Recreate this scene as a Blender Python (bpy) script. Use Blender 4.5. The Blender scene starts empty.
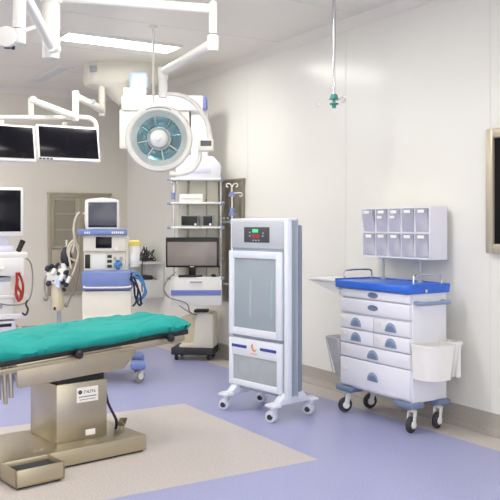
import bpy, bmesh, math, random
from mathutils import Vector, Matrix, noise
random.seed(7)
C = bpy.context.scene.collection
PI = math.pi
F, H = 800.0, 1.4            # focal length in px of a 500 px frame, eye height in m
A = math.radians(31.5)       # the room is turned 31.5 degrees to the view
V = Vector((math.cos(A), math.sin(A), 0))      # along the back wall, towards the right wall
U = Vector((-math.sin(A), math.cos(A), 0))     # along the right wall, into the depth
NW, UW, HC = 4.19, 9.98, 3.1                   # right wall, back wall, ceiling height
WALL_ROT = A - PI/2                            # things backed against the right wall

def at(px, py, Y):           # survey: bearing in the photograph + distance -> metres
    return Vector(((px-250)/F*Y, Y, H-(py-225)/F*Y))
def room(n, u, z=0): return V*n + U*u + Vector((0, 0, z))
def R(d): return math.radians(d)

# ------------------------------------------------------------------ materials
def srgb(c):
    out = []
    for v in c:
        v /= 255.0
        out.append(v/12.92 if v <= .04045 else ((v+.055)/1.055)**2.4)
    return (*out, 1)
def mat(name, col, rough=.45, metal=0, spec=.5, var=.04, scale=12, bump=0, bscale=60, emit=None, estr=0, alpha=1, trans=0, stretch=None, coat=0):
    m = bpy.data.materials.new(name); m.use_nodes = True
    nt = m.node_tree; b = nt.nodes['Principled BSDF']
    c = srgb(col)
    tc = nt.nodes.new('ShaderNodeTexCoord'); mp = nt.nodes.new('ShaderNodeMapping')
    nt.links.new(tc.outputs['Object'], mp.inputs['Vector'])
    if stretch: mp.inputs['Scale'].default_value = stretch
    nz = nt.nodes.new('ShaderNodeTexNoise'); nz.inputs['Scale'].default_value = scale; nz.inputs['Detail'].default_value = 4
    nt.links.new(mp.outputs['Vector'], nz.inputs['Vector'])
    rp = nt.nodes.new('ShaderNodeValToRGB')
    rp.color_ramp.elements[0].position = .3; rp.color_ramp.elements[1].position = .7
    rp.color_ramp.elements[0].color = tuple(x*(1-var) for x in c[:3])+(1,)
    rp.color_ramp.elements[1].color = tuple(min(1, x*(1+var)) for x in c[:3])+(1,)
    nt.links.new(nz.outputs['Fac'], rp.inputs['Fac'])
    nt.links.new(rp.outputs['Color'], b.inputs['Base Color'])
    b.inputs['Roughness'].default_value = rough; b.inputs['Metallic'].default_value = metal
    b.inputs['Specular IOR Level'].default_value = spec
    b.inputs['Alpha'].default_value = alpha
    b.inputs['Transmission Weight'].default_value = trans
    b.inputs['Coat Weight'].default_value = coat
    if bump:
        n2 = nt.nodes.new('ShaderNodeTexNoise'); n2.inputs['Scale'].default_value = bscale
        nt.links.new(mp.outputs['Vector'], n2.inputs['Vector'])
        bp = nt.nodes.new('ShaderNodeBump'); bp.inputs['Strength'].default_value = bump; bp.inputs['Distance'].default_value = .01
        nt.links.new(n2.outputs['Fac'], bp.inputs['Height']); nt.links.new(bp.outputs['Normal'], b.inputs['Normal'])
    if emit:
        b.inputs['Emission Color'].default_value = srgb(emit); b.inputs['Emission Strength'].default_value = estr
    return m
MT = {}
MT['wall'] = mat('wall_panel_paint', (237, 236, 229), .24, spec=.45, var=.012, scale=1.5)
MT['wallback'] = mat('back_wall_paint', (234, 229, 216), .4, spec=.4, var=.012, scale=1.5)
MT['ceil'] = mat('ceiling_paint', (242, 237, 226), .4, spec=.4, var=.015, scale=1.5)
MT['seam'] = mat('seam_sealant', (226, 224, 218), .5, var=.02)
MT['base'] = mat('grey_vinyl_cove', (172, 166, 158), .4, var=.09, scale=60)
MT['white'] = mat('white_enamel', (240, 239, 236), .3, var=.01)
MT['cartwhite'] = mat('cool_white_plastic', (232, 233, 242), .35, var=.01)
MT['ivory'] = mat('ivory_enamel', (233, 229, 215), .35, var=.02)
MT['armwhite'] = mat('arm_white_enamel', (236, 233, 226), .3, var=.015)
MT['cream'] = mat('cream_plastic', (222, 210, 180), .4, var=.04)
MT['beige'] = mat('beige_metal', (176, 168, 148), .4, metal=.3, var=.05)
MT['champ'] = mat('champagne_metal', (196, 186, 166), .35, metal=.4, var=.04)
MT['taupe'] = mat('taupe_metal', (150, 142, 128), .4, metal=.3, var=.05)
MT['glassdoor'] = mat('frosted_cabinet_glass', (160, 155, 138), .15, var=.06, scale=4)
MT['steel'] = mat('brushed_steel', (184, 176, 158), .3, metal=.92, var=.06, scale=40, stretch=(1, 1, 14))
MT['steelh'] = mat('brushed_steel_long', (188, 178, 154), .36, metal=.85, var=.06, scale=40, stretch=(.6, 1, 14))
MT['chrome'] = mat('chrome', (205, 205, 208), .15, metal=1, var=.01)
MT['greypl'] = mat('grey_plastic', (170, 176, 184), .4, var=.02)
MT['purwhite'] = mat('pale_blue_white_enamel', (226, 231, 242), .3, var=.01)
MT['purside'] = mat('blue_grey_enamel', (176, 187, 202), .38, var=.015)
MT['purdark'] = mat('grey_shell', (136, 145, 158), .45, var=.03)
MT['slate'] = mat('slate_blue_plastic', (112, 128, 158), .4, var=.03)
MT['slatelt'] = mat('light_slate_plastic', (138, 158, 184), .35, var=.03)
MT['bluetop'] = mat('bright_blue_plastic', (44, 106, 214), .3, var=.03)
MT['anblue'] = mat('periwinkle_enamel', (118, 138, 196), .35, var=.03)
MT['stripe'] = mat('blue_stripe', (126, 140, 206), .4, var=.02)
MT['navy'] = mat('navy_bar', (48, 66, 158), .4, var=.02)
MT['black'] = mat('black_plastic', (26, 26, 28), .4, var=.1)
MT['screen'] = mat('dark_screen_glass', (14, 13, 22), .16, spec=.25, var=.1, scale=3)
MT['matblack'] = mat('matt_black_panel', (12, 12, 14), .6, spec=.2, var=.05)
MT['screengrey'] = mat('grey_screen_glass', (86, 88, 100), .2, var=.05, scale=3)
MT['screenlit'] = mat('pale_screen', (150, 142, 138), .18, var=.05, scale=2)
MT['rubber'] = mat('dark_rubber', (52, 54, 60), .6, var=.1)
MT['red'] = mat('red_strap', (168, 42, 36), .6, var=.1)
MT['teal'] = mat('teal_drape_cloth', (30, 154, 147), .7, spec=.3, var=.07, scale=5, bump=.25, bscale=26)
MT['yellow'] = mat('yellow_lid', (232, 214, 120), .45, var=.03)
MT['bluehose'] = mat('blue_hose', (78, 138, 196), .4, var=.05)
MT['blueclamp'] = mat('blue_clamp', (134, 148, 200), .4, var=.04)
MT['greenknob'] = mat('green_teal_plastic', (60, 150, 138), .4, var=.08)
MT['cable'] = mat('grey_cable', (150, 146, 138), .5, var=.05)
MT['cablelt'] = mat('ivory_cable', (214, 204, 184), .5, var=.05)
MT['dark'] = mat('dark_navy_rubber', (30, 34, 54), .5, var=.1)
MT['paper'] = mat('paper_label', (246, 244, 240), .6, var=.02)
MT['sticker'] = mat('beige_sticker', (232, 225, 222), .6, var=.03)
MT['ink'] = mat('ink', (70, 74, 78), .6, var=.02)
MT['orange'] = mat('orange_mark', (232, 150, 84), .5, var=.03)
MT['panelgrey'] = mat('dark_control_panel', (66, 68, 74), .3, var=.02)
MT['palelamp'] = mat('pale_blue_cover', (200, 218, 244), .3, var=.02)
MT['lightpanel'] = mat('lit_diffuser', (255, 253, 250), .5, var=0, emit=(255, 252, 246), estr=19)
MT['green_led'] = mat('green_display', (20, 60, 40), .4, var=0, emit=(60, 210, 130), estr=1.2)
MT['red_led'] = mat('red_digits', (80, 20, 20), .4, var=0, emit=(230, 60, 60), estr=.5)
MT['bin'] = mat('clear_lilac_plastic', (234, 234, 252), .12, var=.03, alpha=.32)
MT['binback'] = mat('bin_interior_plastic', (214, 214, 232), .4, var=.03)
MT['basket'] = mat('translucent_grey_plastic', (216, 216, 216), .3, var=.08, scale=30, alpha=.6)
MT['clearglass'] = mat('clear_glass', (225, 240, 240), .03, var=0, alpha=.13)
MT['reflector'] = mat('teal_reflector', (104, 160, 176), .2, metal=.95, var=.25, scale=9)
MT['reflectorpale'] = mat('pale_reflector', (214, 220, 216), .3, metal=.3, var=.12, scale=8)
MT['vent'] = mat('vent_white', (222, 219, 212), .5, var=.02)
MT['ventgrey'] = mat('vent_slots', (178, 172, 166), .6, var=.03)
MT['gauze'] = mat('gauze_white', (242, 238, 234), .8, var=.08, scale=40)
MT['pinkpack'] = mat('grey_packet', (120, 118, 128), .5, var=.5, scale=28)

def mesh_grille(name, base, hole, scale, rough=.4):        # perforated sheet: dots of the hole colour
    m = mat(name, base, rough, var=.02); nt = m.node_tree; b = nt.nodes['Principled BSDF']
    tc = nt.nodes['Texture Coordinate']
    vo = nt.nodes.new('ShaderNodeTexVoronoi'); vo.inputs['Scale'].default_value = scale; vo.inputs['Randomness'].default_value = 0.0
    nt.links.new(tc.outputs['Object'], vo.inputs['Vector'])
    r = nt.nodes.new('ShaderNodeValToRGB'); r.color_ramp.elements[0].color = srgb(hole); r.color_ramp.elements[1].color = srgb(base)
    r.color_ramp.elements[0].position = .38; r.color_ramp.elements[1].position = .5
    nt.links.new(vo.outputs['Distance'], r.inputs['Fac']); nt.links.new(r.outputs['Color'], b.inputs['Base Color'])
    return m
MT['grille'] = mesh_grille('perforated_grey_grille', (172, 178, 186), (140, 147, 156), 110)
MT['topgrille'] = mesh_grille('perforated_pale_grille', (206, 209, 216), (176, 180, 190), 120)

def glass_front():                                          # frosted purifier door: one even pane, no glow; its upright tubes are separate
    m = mat('frosted_door_glass', (158, 170, 180), .18, var=.03, scale=3)
    return m
MT['frost'] = glass_front()
MT['tube'] = mat('cyan_tint_lamp', (160, 177, 187), .25, var=.02)

def floor_mat():
    m = bpy.data.materials.new('speckled_vinyl_floor'); m.use_nodes = True
    nt = m.node_tree; b = nt.nodes['Principled BSDF']; N = nt.nodes.new; L = nt.links.new
    tc = N('ShaderNodeTexCoord'); sx = N('ShaderNodeSeparateXYZ'); L(tc.outputs['Object'], sx.inputs[0])
    def cmp(out, op, v):
        k = N('ShaderNodeMath'); k.operation = op; L(out, k.inputs[0]); k.inputs[1].default_value = v; return k.outputs[0]
    def mul(a, c_):
        k = N('ShaderNodeMath'); k.operation = 'MULTIPLY'; L(a, k.inputs[0]); L(c_, k.inputs[1]); return k.outputs[0]
    def mx(a, c_):
        k = N('ShaderNodeMath'); k.operation = 'MAXIMUM'; L(a, k.inputs[0]); L(c_, k.inputs[1]); return k.outputs[0]
    x, y = sx.outputs[0], sx.outputs[1]
    patch = mul(mul(cmp(x, 'LESS_THAN', 2.84), cmp(x, 'GREATER_THAN', -1.2)), mul(cmp(y, 'LESS_THAN', 5.62), cmp(y, 'GREATER_THAN', 3.86)))
    border = mx(cmp(x, 'GREATER_THAN', 3.90), cmp(y, 'GREATER_THAN', 9.70))
    both = mx(patch, border)
    nz = N('ShaderNodeTexNoise'); nz.inputs['Scale'].default_value = 90; nz.inputs['Detail'].default_value = 3
    L(tc.outputs['Object'], nz.inputs['Vector'])
    def ramp(c0, c1):
        r = N('ShaderNodeValToRGB'); r.color_ramp.elements[0].position = .36; r.color_ramp.elements[1].position = .64
        r.color_ramp.elements[0].color = srgb(c0); r.color_ramp.elements[1].color = srgb(c1); L(nz.outputs['Fac'], r.inputs[0]); return r.outputs[0]
    mixn = N('ShaderNodeMix'); mixn.data_type = 'RGBA'
    L(both, mixn.inputs[0]); L(ramp((152, 156, 196), (166, 169, 208)), mixn.inputs[6]); L(ramp((190, 182, 177), (210, 202, 198)), mixn.inputs[7])
    L(mixn.outputs[2], b.inputs['Base Color']); b.inputs['Roughness'].default_value = .32; b.inputs['Specular IOR Level'].default_value = .4
    return m
MT['floor'] = floor_mat()

# ------------------------------------------------------------------ mesh helpers
class MB:
    def __init__(s): s.bm = bmesh.new(); s.mi = 0
    def _new(s, verts):
        for f in {f for v in verts for f in v.link_faces}: f.material_index = s.mi
    def box(s, x0, x1, y0, y1, z0, z1, bev=0, seg=2, M=None):
        r = bmesh.ops.create_cube(s.bm, size=1)['verts']
        for v in r: v.co = Vector(((x0+x1)/2+v.co.x*(x1-x0), (y0+y1)/2+v.co.y*(y1-y0), (z0+z1)/2+v.co.z*(z1-z0)))
        s._new(r); vs = r
        if bev:
            bev = min(bev, .49*min(x1-x0, y1-y0, z1-z0))
            e = list({e for v in r for e in v.link_edges})
            g = bmesh.ops.bevel(s.bm, geom=e, offset=bev, segments=seg, profile=.5, affect='EDGES')
            vs = list({v for f in g['faces'] for v in f.verts})
            for f in {f for v in vs for f in v.link_faces}: f.material_index = s.mi
            vs = list({v for v in vs})
        if M is not None:
            for v in vs: v.co = M @ v.co
        return s
    def cyl(s, p0, p1, r0, r1=None, seg=20, bev=0):
        p0, p1 = Vector(p0), Vector(p1); r1 = r0 if r1 is None else r1
        d = p1-p0; q = d.to_track_quat('Z', 'Y').to_matrix().to_4x4()
        M = Matrix.Translation((p0+p1)/2) @ q
        r = bmesh.ops.create_cone(s.bm, cap_ends=True, segments=seg, radius1=r0, radius2=r1, depth=d.length, matrix=M)['verts']
        s._new(r)
        if bev:
            e = [e for e in {e for v in r for e in v.link_edges} if any(len(f.verts) > 4 for f in e.link_faces)]
            bmesh.ops.bevel(s.bm, geom=e, offset=bev, segments=2, profile=.5, affect='EDGES')
        return s
    def lathe(s, prof, M=None, seg=36):
        M = M or Matrix(); rings = []
        for (r, z) in prof:
            if r < 1e-5: rings.append([s.bm.verts.new(M @ Vector((0, 0, z)))])
            else: rings.append([s.bm.verts.new(M @ Vector((r*math.cos(2*PI*k/seg), r*math.sin(2*PI*k/seg), z))) for k in range(seg)])
        for a, b in zip(rings, rings[1:]):
            for k in range(seg):
                k2 = (k+1) % seg
                if len(a) == 1 and len(b) == 1: continue
                if len(a) == 1: f = [a[0], b[k], b[k2]]
                elif len(b) == 1: f = [a[k], a[k2], b[0]]
                else: f = [a[k], a[k2], b[k2], b[k]]
                s.bm.faces.new(f).material_index = s.mi
        return s
    def tube(s, pts, r, seg=10, curve=True, n=6):
        P = [Vector(p) for p in pts]
        if curve and len(P) > 2:
            Q = []
            for i in range(len(P)-1):
                a = P[max(i-1, 0)]; b = P[i]; c = P[i+1]; d = P[min(i+2, len(P)-1)]
                for k in range(n):
                    t = k/n
                    Q.append(.5*((2*b)+(c-a)*t+(2*a-5*b+4*c-d)*t*t+(3*b-a-3*c+d)*t**3))
            P = Q+[P[-1]]
        rings = []; up = Vector((0, 0, 1)); prev = None
        for i, p in enumerate(P):
            t = (P[min(i+1, len(P)-1)]-P[max(i-1, 0)])
            if t.length < 1e-9: t = Vector((0, 0, 1))
            t.normalize()
            if prev is None:
                prev = t.orthogonal().normalized()
            x = prev - t*prev.dot(t)
            x = x.normalized() if x.length > 1e-6 else t.orthogonal().normalized()
            prev = x; y = t.cross(x)
            rings.append([s.bm.verts.new(p+r*(x*math.cos(2*PI*k/seg)+y*math.sin(2*PI*k/seg))) for k in range(seg)])
        for a, b in zip(rings, rings[1:]):
            for k in range(seg):
                k2 = (k+1) % seg
                s.bm.faces.new([a[k], a[k2], b[k2], b[k]]).material_index = s.mi
        s.bm.faces.new(rings[0][::-1]).material_index = s.mi; s.bm.faces.new(rings[-1]).material_index = s.mi
        return s
    def prism(s, poly, a0, a1, axis='y', bev=0):
        def co(p, a):
            return Vector((p[0], a, p[1])) if axis == 'y' else Vector((a, p[0], p[1])) if axis == 'x' else Vector((p[0], p[1], a))
        A0 = [s.bm.verts.new(co(p, a0)) for p in poly]; A1 = [s.bm.verts.new(co(p, a1)) for p in poly]
        fs = [s.bm.faces.new(A0), s.bm.faces.new(A1[::-1])]; n = len(poly)
        for i in range(n): fs.append(s.bm.faces.new([A0[i], A1[i], A1[(i+1) % n], A0[(i+1) % n]]))
        for f in fs: f.material_index = s.mi
        bmesh.ops.recalc_face_normals(s.bm, faces=fs)
        if bev:
            e = list({e for f in fs for e in f.edges})
            bmesh.ops.bevel(s.bm, geom=e, offset=bev, segments=2, profile=.5, affect='EDGES')
        return s
    def ball(s, c, r, sc=(1, 1, 1), u=20, v=12):
        M = Matrix.Translation(c) @ Matrix.Diagonal((*sc, 1))
        s._new(bmesh.ops.create_uvsphere(s.bm, u_segments=u, v_segments=v, radius=r, matrix=M)['verts']); return s
    def frame(s, x0, x1, z0, z1, w, y0, y1, bev=.003):      # rectangular frame in the xz plane
        s.box(x0, x0+w, y0, y1, z0, z1, bev); s.box(x1-w, x1, y0, y1, z0, z1, bev)
        s.box(x0+w*.8, x1-w*.8, y0+.0005, y1-.0005, z0, z0+w, bev); s.box(x0+w*.8, x1-w*.8, y0+.0005, y1-.0005, z1-w, z1, bev); return s
    def build(s, name, m, parent=None, loc=None, rot=None, ang=40):
        me = bpy.data.meshes.new(name)
        bmesh.ops.recalc_face_normals(s.bm, faces=s.bm.faces[:])
        s.bm.to_mesh(me); s.bm.free()
        for p in me.polygons: p.use_smooth = True
        me.set_sharp_from_angle(angle=R(ang))
        for mm in (m if isinstance(m, (list, tuple)) else [m]): me.materials.append(MT[mm])
        o = bpy.data.objects.new(name, me); C.objects.link(o)
        if parent: o.parent = parent
        if loc is not None: o.location = loc
        if rot is not None: o.rotation_euler = rot
        return o
def tag(o, label, cat, group=None, kind=None):
    o['label'] = label; o['category'] = cat
    if group: o['group'] = group
    if kind: o['kind'] = kind
    return o
def thing(name, label, cat, loc=(0, 0, 0), rz=0, group=None):
    o = bpy.data.objects.new(name, None); C.objects.link(o); o.empty_display_size = .1
    o.location = loc; o.rotation_euler = (0, 0, rz)
    return tag(o, label, cat, group)
def struct(o): o['kind'] = 'structure'; return o
def caster(parent, x, y, top, r=.05, ang=0, tyre='rubber', fork='white', w=.03, off=.02, hub=None):
    M = Matrix.Translation((x, y, 0)) @ Matrix.Rotation(ang, 4, 'Z')
    b = MB(); b.cyl((0, 0, top-.03), (0, 0, top), .018, seg=14)
    for sd in (-1, 1):
        b.prism([(-.022, top-.025), (.022, top-.025), (off+.018, r), (off, r-.016), (off-.018, r)], sd*(w/2+.003), sd*(w/2+.009), bev=.001)
    b.box(-.022, .022, -w/2-.009, w/2+.009, top-.033, top-.022, .003)
    for v in b.bm.verts: v.co = M @ v.co
    cs = b.build('caster', fork, parent)
    wh = MB(); T = M @ Matrix.Translation((off, 0, r)) @ Matrix.Rotation(PI/2, 4, 'X')
    wh.lathe([(0, -w/2), (r*.62, -w/2), (r*.66, -w/2+.003), (r*.94, -w/2+.002), (r, -w/2+.008), (r, w/2-.008), (r*.94, w/2-.002), (r*.66, w/2-.003), (r*.62, w/2), (0, w/2)], T, 24)
    wh.build('wheel', tyre, cs)
    hb = MB()
    hb.lathe([(0, -w/2-.0115), (r*.45, -w/2-.011), (r*.5, -w/2-.003), (r*.5, w/2+.003), (r*.45, w/2+.011), (0, w/2+.0115)], T, 20); hb.build('hub', hub or fork, cs)
    return cs

# ------------------------------------------------------------------ the room
b = MB(); b.box(-4, NW+.1, -2, UW+.1, -.1, 0); struct(b.build('floor', 'floor', rot=(0, 0, A)))
b = MB(); b.box(-4, NW+.1, -2, UW+.1, HC, HC+.1); struct(b.build('ceiling', 'ceil', rot=(0, 0, A)))
b = MB(); b.box(NW, NW+.1, -2, UW+.1, 0, HC); struct(b.build('wall_right', 'wall', rot=(0, 0, A)))
b = MB(); b.box(-4, NW, UW, UW+.1, 0, HC); struct(b.build('wall_back', 'wallback', rot=(0, 0, A)))
b = MB(); b.box(-4.1, -4, -2, UW+.1, 0, HC); struct(b.build('wall_left', 'wallback', rot=(0, 0, A)))
def cove(): return [(0, 0), (0, .14), (.006, .14), (.009, .05), (.02, .02), (.04, .006), (.06, .002), (.06, 0)]
b = MB(); b.prism([(NW-p, z) for p, z in cove()], -2, UW, 'y'); struct(b.build('baseboard_right', 'base', rot=(0, 0, A)))
b = MB(); b.prism([(UW-p, z) for p, z in cove()], -4, NW-.05, 'x'); struct(b.build('baseboard_back', 'base', rot=(0, 0, A)))
b = MB(); b.prism([(NW, HC), (NW-.07, HC), (NW-.06, HC-.012), (NW-.03, HC-.03), (NW-.012, HC-.06), (NW, HC-.07)], -2, UW, 'y'); struct(b.build('trim_1', 'ceil', rot=(0, 0, A)))
b = MB(); b.prism([(UW, HC), (UW-.07, HC), (UW-.06, HC-.012), (UW-.03, HC-.03), (UW-.012, HC-.06), (UW, HC-.07)], -4, NW-.05, 'x'); struct(b.build('trim_2', 'ceil', rot=(0, 0, A)))
k = 3
for u in (3.745, 5.30, 6.88, 8.45):                               # panel joints of the right wall
    b = MB(); b.box(NW-.0015, NW+.01, u-.004, u+.004, .145, HC-.07); struct(b.build('trim_%d' % k, 'seam', rot=(0, 0, A))); k += 1
for n in (-1.6, .2, 2.0):
    b = MB(); b.box(n-.006, n+.006, UW-.0015, UW+.01, .145, HC-.07); struct(b.build('trim_%d' % k, 'seam', rot=(0, 0, A))); k += 1
for u in (5.0, 6.2, 7.4, 8.6):                                      # ceiling joints
    b = MB(); b.box(-4, NW-.07, u-.006, u+.006, HC-.0015, HC+.01); struct(b.build('trim_%d' % k, 'seam', rot=(0, 0, A))); k += 1

# ceiling lights
def ceiling_light(n, u, L, W, label):
    p = room(n, u, HC); t = thing('ceiling_light', label, 'ceiling light', p, A, 'ceiling light panels')
    f = MB(); f.frame(-L/2, L/2, -W/2, W/2, .02, -.03, 0, .003)
    for v in f.bm.verts: v.co = Vector((v.co.x, v.co.z, v.co.y))
    f.build('frame', 'white', t)
    d = MB(); d.box(-L/2+.015, L/2-.015, -W/2+.015, W/2-.015, -.024, -.002, .004); d.build('diffuser', 'lightpanel', t)
    return t
pc = (at(62, 32, 0)*0)
ceiling_light(2.84, 6.92, 1.12, .32, 'long lit panel on the ceiling behind the hanging lamp column')
ceiling_light(2.1, 4.3, 1.28, .34, 'lit panel above the front of the operating area')
ceiling_light(1.2, 1.6, 1.28, .34, 'lit panel over the entrance side of the room')
ceiling_light(.9, 8.9, 1.28, .34, 'added unseen lit panel near the back wall on the left')  # out of view, added to brighten the back wall
ceiling_light(-1.4, 8.9, 1.28, .34, 'added unseen lit panel near the back wall at the far left')  # another unseen panel, put in to lift the back of the room
ceiling_light(.2, 6.92, 1.28, .34, 'lit panel left of the long lit panel behind the lamp column')
ceiling_light(-.6, 4.3, 1.28, .34, 'lit panel over the left side of the operating table')
ceiling_light(-2.2, 6.92, 1.28, .34, 'lit panel at the far left of the room')

# ceiling vent
t = thing('ceiling_vent', 'narrow white slotted air vent in the ceiling left of the dome', 'vent', room(.5*(0)+2.53, 8.92, HC)*0 + Vector((-2.277, 9.06, HC)), A)
b = MB(); b.box(-.05, .05, -.54, .54, -.004, 0)
for x0, x1, y0, y1 in ((-.09, -.055, -.57, .57), (.055, .09, -.57, .57), (-.06, .06, -.57, -.535), (-.06, .06, .535, .57)): b.box(x0, x1, y0, y1, -.014, 0, .003)
b.build('frame', 'white', t)
b = MB()
for i in range(6): b.box(-.048+.0185*i-.003, -.048+.0185*i+.003, -.535, .535, -.011, -.003, .001)
b.build('slat', 'white', t)

# ------------------------------------------------------------------ wall fittings
def wall_cabinet(name, label, loc, rz, W, z0, z1, shelf_z, mat_frame):
    t = thing(name, label, 'cabinet', loc, rz)
    b = MB(); b.frame(-W/2, W/2, z0, z1, .05, -.03, 0, .004); b.box(-.022, .022, -.028, 0, z0+.04, z1-.04, .003)
    b.box(-W/2-.012, W/2+.012, -.04, 0, z1-.012, z1+.014, .004)
    b.build('frame', mat_frame, t)
    b = MB(); b.box(-W/2+.03, W/2-.03, -.006, 0, z0+.03, z1-.03); b.build('back_panel', mat_frame, t)
    for sd in (-1, 1):
        x0, x1 = (-W/2+.05, -.022) if sd < 0 else (.022, W/2-.05)
        d = MB(); d.frame(x0, x1, shelf_z, z1-.05, .035, -.026, -.006, .002); d = d.build('door', mat_frame, t)
        g = MB(); g.box(x0+.03, x1-.03, -.016, -.010, shelf_z+.03, z1-.08); g.build('glass', 'glassdoor', d)
        g = MB(); g.cyl((x1-.02 if sd < 0 else x0+.02, -.05, shelf_z+.45), (x1-.02 if sd < 0 else x0+.02, -.02, shelf_z+.45), .012); g.build('knob', 'white', d)
        d = MB(); d.box(x0, x1, -.026, -.004, z0+.055, shelf_z-.01, .003); d = d.build('lower_door', mat_frame, t)
        g = MB(); g.cyl(((x0+x1)/2, -.045, shelf_z-.06), ((x0+x1)/2, -.02, shelf_z-.06), .014); g.build('knob', 'black', d)
    for zz in (.33, .62):
        s_ = MB(); s_.box(-W/2+.05, W/2-.05, -.022, -.016, shelf_z+(z1-shelf_z)*zz, shelf_z+(z1-shelf_z)*zz+.018); s_.build('shelf', mat_frame, t)
    return t
p = at(80, 225, 10.33); p.z = 0
wall_cabinet('wall_cabinet', 'beige metal glazed cabinet built into the back wall', room(p.dot(V), UW-.002), A, .84, .5, 1.80, 1.1, 'beige')
wall_cabinet('wall_cabinet', 'taupe built-in cabinet in the right wall behind the white purifier', room(NW-.002, (at(229, 225, 8.38)).dot(U)), WALL_ROT, .66, .60, 1.86, 1.02, 'taupe')

t = thing('wall_panel', 'black screen panel in a champagne metal frame at the right wall', 'wall panel', room(NW-.001, 3.245), WALL_ROT)
b = MB(); 
for (x0, x1, z0, z1) in ((-.5, -.435, 1.21, 2.04), (.435, .5, 1.21, 2.04), (-.44, .44, 1.21, 1.275), (-.44, .44, 1.975, 2.04)): b.box(x0, x1, -.05, 0, z0, z1, .012)
b.build('frame', 'champ', t)
b = MB(); b.box(-.44, .44, -.03, 0, 1.27, 1.98, .002); b.build('screen', 'matblack', t)

# ------------------------------------------------------------------ medical cart
def RW(n, s): return V*n - U*s                 # n from the camera towards the wall, s along it towards the viewer (negative)
CN, CS, CW, CD = 3.88, -4.386, .80, .36
cart = thing('medical_cart', 'white medical trolley with blue top and drawers standing against the wall', 'cart', RW(CN, CS), WALL_ROT)
hw, hd = CW/2, CD/2
b = MB(); b.box(-hw+.015, hw-.02, -hd+.035, hd-.01, .20, .95, .006); b.build('body', 'cartwhite', cart)
b = MB(); b.box(-hw-.015, hw+.005, -hd-.01, hd, .935, .99, .012)
b.box(-hw-.015, -hw+.005, -hd-.01, hd, .97, 1.0, .006); b.box(hw-.015, hw+.005, -hd-.01, hd, .97, 1.0, .006); b.box(-hw-.01, hw, hd-.02, hd, .97, 1.0, .006)
wt = b.build('worktop', 'bluetop', cart)
b = MB(); b.cyl((hw+.004, -.05, .955), (hw+.012, -.05, .955), .012); b.build('lock', 'chrome', wt)
for sx in (-1, 1):
    x = sx*(hw-.03)
    b = MB(); b.tube([(x, -hd+.05, .99), (x, -hd+.05, 1.035), (x, -hd+.08, 1.06), (x, hd-.08, 1.06), (x, hd-.05, 1.035), (x, hd-.05, .99)], .007, 8, n=5)
    b.build('guard_rail', 'chrome', cart)
def drawer(x0, x1, z0, z1, style):
    b = MB(); b.box(x0+.004, x1-.004, -hd+.012, -hd+.04, z0+.004, z1-.004, .006); d = b.build('drawer', 'cartwhite', cart)
    cx = (x0+x1)/2; cz = (z0+z1)/2; y = -hd+.012
    if style == 'oval':
        b = MB(); b.lathe([(0, .001), (.015, .0015), (.018, .004), (.021, .003), (.021, -.003)], Matrix.Translation((cx, y, cz)) @ Matrix.Diagonal((2.6, 1, 1, 1)) @ Matrix.Rotation(PI/2, 4, 'X'), 24)
        b.build('handle', 'slate', d)
    else:
        pts = [(cx+.058*math.cos(a), cz-.030+.064*math.sin(a)) for a in [PI*i/14 for i in range(15)]]
        b = MB(); b.prism(pts, y-.006, y+.002, bev=.0015); b.build('handle', 'slatelt', d)
        pts = [(cx+.046*math.cos(a), cz-.028+.042*math.sin(a)) for a in [PI*i/14 for i in range(15)]]
        b = MB(); b.prism(pts, y-.0075, y, bev=.0005); b.build('grip', 'slate', d)
        b = MB(); b.box(x0+.025, x0+.085, y-.002, y+.002, cz-.002, cz+.03, .0005); b.build('sticker', 'sticker', d)
L_, R_ = -hw+.02, hw-.025
drawer(L_, R_, .865, .935, 'oval'); drawer(L_, R_, .755, .865, 'oval')
for z0, z1 in ((.637, .745), (.530, .637)):
    drawer(L_, -.0, z0, z1, 'half'); drawer(0, R_, z0, z1, 'half')
drawer(L_, R_, .425, .530, 'half'); drawer(L_, R_, .215, .425, 'half')
for sx in (-1, 1):
    for sy in (-1, 1):
        b = MB(); x0, x1 = sorted((sx*(hw-.17), sx*(hw+.012))); y0, y1 = sorted((sy*(hd-.12), sy*(hd+.008 if sy < 0 else hd)))
        b.box(x0, x1, y0, y1, .165, .205, .014); b.build('bumper', 'slate', cart)
        caster(cart, sx*(hw-.05), sy*(hd-.06), .17, .055, R(-70 if sx > 0 else -100), w=.034)
b = MB(); b.tube([(hw-.03, -hd+.06, .875), (hw+.04, -hd+.05, .875), (hw+.052, -hd+.09, .875), (hw+.052, hd-.09, .875), (hw+.04, hd-.05, .875), (hw-.03, hd-.06, .875)], .014, 10)
b.build('push_handle', 'slatelt', cart)
b = MB(); b.box(-hw-.38, -hw-.02, -.17, .12, .965, .985, .006)
b.prism([(-hw+.012, .875), (-hw-.01, .875), (-hw-.36, .962), (-hw-.36, .968), (-hw+.012, .968)], -.165, .115); b.build('side_shelf', 'white', cart)
M0 = Matrix.Translation(RW(CN, CS)) @ Matrix.Rotation(WALL_ROT, 4, 'Z')

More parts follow.
